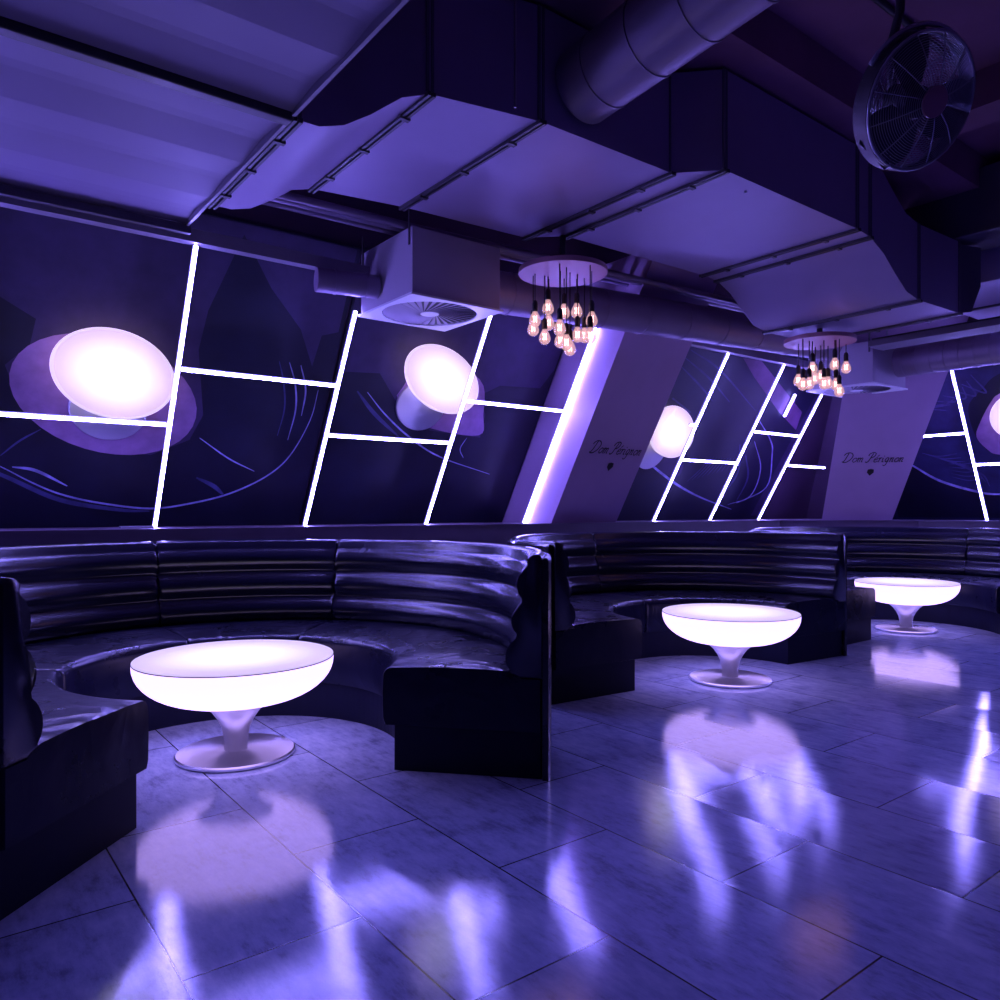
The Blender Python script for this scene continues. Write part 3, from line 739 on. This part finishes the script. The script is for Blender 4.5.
B1 = [(2.96, 3.513, 2.204), (2.976, 3.549, 2.158), (3.058, 3.507, 2.29), (3.093, 3.54, 2.208), (3.031, 3.506, 2.107), (3.163, 3.478, 2.275), (2.95, 3.281, 2.108), (3.047, 3.383, 2.067), (3.229, 3.436, 2.281), (3.168, 3.365, 2.113), (3.257, 3.398, 2.128), (3.108, 3.194, 2.07), (3.195, 3.271, 2.191), (3.028, 3.309, 2.039), (3.109, 3.367, 2.026)]
chandelier('round plate with a dense cluster of hanging bulbs, nearer, beside the air box', (3.10, 3.42, 2.475), .265, B1, .23)
B2 = [(5.252, 3.183, 2.031), (5.123, 3.069, 1.974), (5.217, 3.075, 1.989), (5.253, 3.071, 2.104), (5.448, 3.162, 2.061), (5.439, 3.112, 2.071), (5.286, 3.0, 1.987), (5.491, 3.084, 2.024), (5.343, 2.948, 2.126), (5.547, 2.973, 2.129), (5.346, 2.941, 1.979), (5.329, 2.907, 1.927)]
chandelier('smaller far cluster of hanging bulbs under the dropped duct', (5.35, 3.07, 2.30), .25, B2, .107)

# ------------------------------------------------------------------ fan
c = Vector((2.80, 1.25, 2.495)); nrm = Vector((-.28, -.82, -.42)).normalized()
e1 = Vector((0, 0, 1)).cross(nrm).normalized(); e2 = nrm.cross(e1)
fm = frame(c, e1, e2)
fan = thing('drum_fan', 'round caged metal fan hanging at the top right', 'fan', mat=fm)
RF = .216
b = bmesh.new()
lathe(b, [(RF, -.04), (RF + .006, -.04), (RF + .006, .025), (RF, .025), (RF, -.04)], 56, cap0=False, cap1=False); obj('drum', b, M['flange'], fan, True, angle=40)
def guard(sgn, depth):
    b = bmesh.new(); prof = lambda r: sgn * (.03 + depth * (1 - (r / RF) ** 2))
    for k in range(24):
        r = .05 + (RF - .05) * k / 23
        tube(b, [(r * cos(2 * pi * j / 40), r * sin(2 * pi * j / 40), prof(r)) for j in range(41)], .0012, 5)
    for k in range(12):
        a = 2 * pi * k / 12
        tube(b, [(r * cos(a), r * sin(a), prof(r)) for r in [.05 + (RF - .05) * i / 8 for i in range(9)]], .0022, 5)
    tube(b, [(RF * cos(2 * pi * j / 40), RF * sin(2 * pi * j / 40), prof(RF)) for j in range(41)], .006, 6)
    return b
obj('front_guard', guard(1, .06), M['steel'], fan, True)
obj('rear_guard', guard(-1, .08), M['steel'], fan, True)
for k in range(3):
    b = bmesh.new(); rings = []
    for i in range(7):
        r = .05 + .17 * i / 6; w = .05 + .06 * sin(pi * (i + 1) / 8); tw = .75 - .4 * i / 6; a = 2 * pi * k / 3
        rr = []
        for s_, th in ((-1, 1), (1, 1), (1, -1), (-1, -1)):
            u = s_ * w; x, y, z = r, u * cos(tw), u * sin(tw) * .5 + th * .001
            rr.append((x * cos(a) - y * sin(a), x * sin(a) + y * cos(a), z))
        rings.append(rr)
    loft(b, rings); obj('fan_blade', b, M['flange'], fan, True, angle=30)
b = bmesh.new(); lathe(b, [(.03, -.10), (.06, -.095), (.062, -.02), (.05, .02), (.02, .03)], 28); obj('motor', b, M['flange'], fan, True, angle=40)
b = bmesh.new(); lathe(b, [(.05, .088), (.05, .094), (.02, .098)], 28); obj('hub_badge', b, M['purple_plate'], fan, True, angle=40)
b = bmesh.new(); im = fm.inverted()
top = im @ Vector((2.86, 1.30, ZC)); mid = im @ Vector((2.86, 1.33, 2.88)); bk = Vector((0, .0, -.11))
tube(b, [top, mid, mid * .45 + bk * .55 + Vector((0, .05, -.05)), bk], .016, 8)
obj('ceiling_bracket', b, M['flange'], fan, True)
b = bmesh.new(); yk = [(-(RF + .02) * cos(a), (RF + .02) * sin(a), -.01) for a in [R(x) for x in range(20, 161, 10)]]
tube(b, yk, .009, 8); obj('yoke', b, M['steel'], fan, True)
b = bmesh.new(); tube(b, [(2.95, 1.2, ZC - .03), (2.9, 1.23, 3.1), (2.99, 1.14, 2.94), (3.08, 1.05, 3.0), (3.2, .95, ZC - .03)], .012, 8); tag(obj('power_cable', b, M['black'], None, True), 'black cable looping from the ceiling beside the fan', 'cable')

# flat tray lying on the ledge
tag(obj('metal_strip', bbox(.98, 1.17, 4.98, 5.02, Z0 + .0005, Z0 + .014, .003), M['channel']), 'small flat metal strip lying on the ledge below the leftmost lamp', 'metal strip')

# ------------------------------------------------------------------ camera, world, view
cam = bpy.data.cameras.new('camera'); co = bpy.data.objects.new('camera', cam); COL.objects.link(co)
co.location = (0, 0, 1.06); co.rotation_euler = (R(90), 0, R(-37.5))
cam.sensor_width = 36; cam.lens = 36 * .766; cam.shift_y = .010; cam.clip_start = .05
scene.camera = co
w = bpy.data.worlds.new('world'); scene.world = w; w.use_nodes = True
w.node_tree.nodes['Background'].inputs['Color'].default_value = (.01, .008, .03, 1)
w.node_tree.nodes['Background'].inputs['Strength'].default_value = .2
scene.view_settings.view_transform = 'Standard'; scene.view_settings.look = 'None'
scene.view_settings.gamma = 1; scene.view_settings.use_curve_mapping = False
scene.view_settings.exposure = 0.0
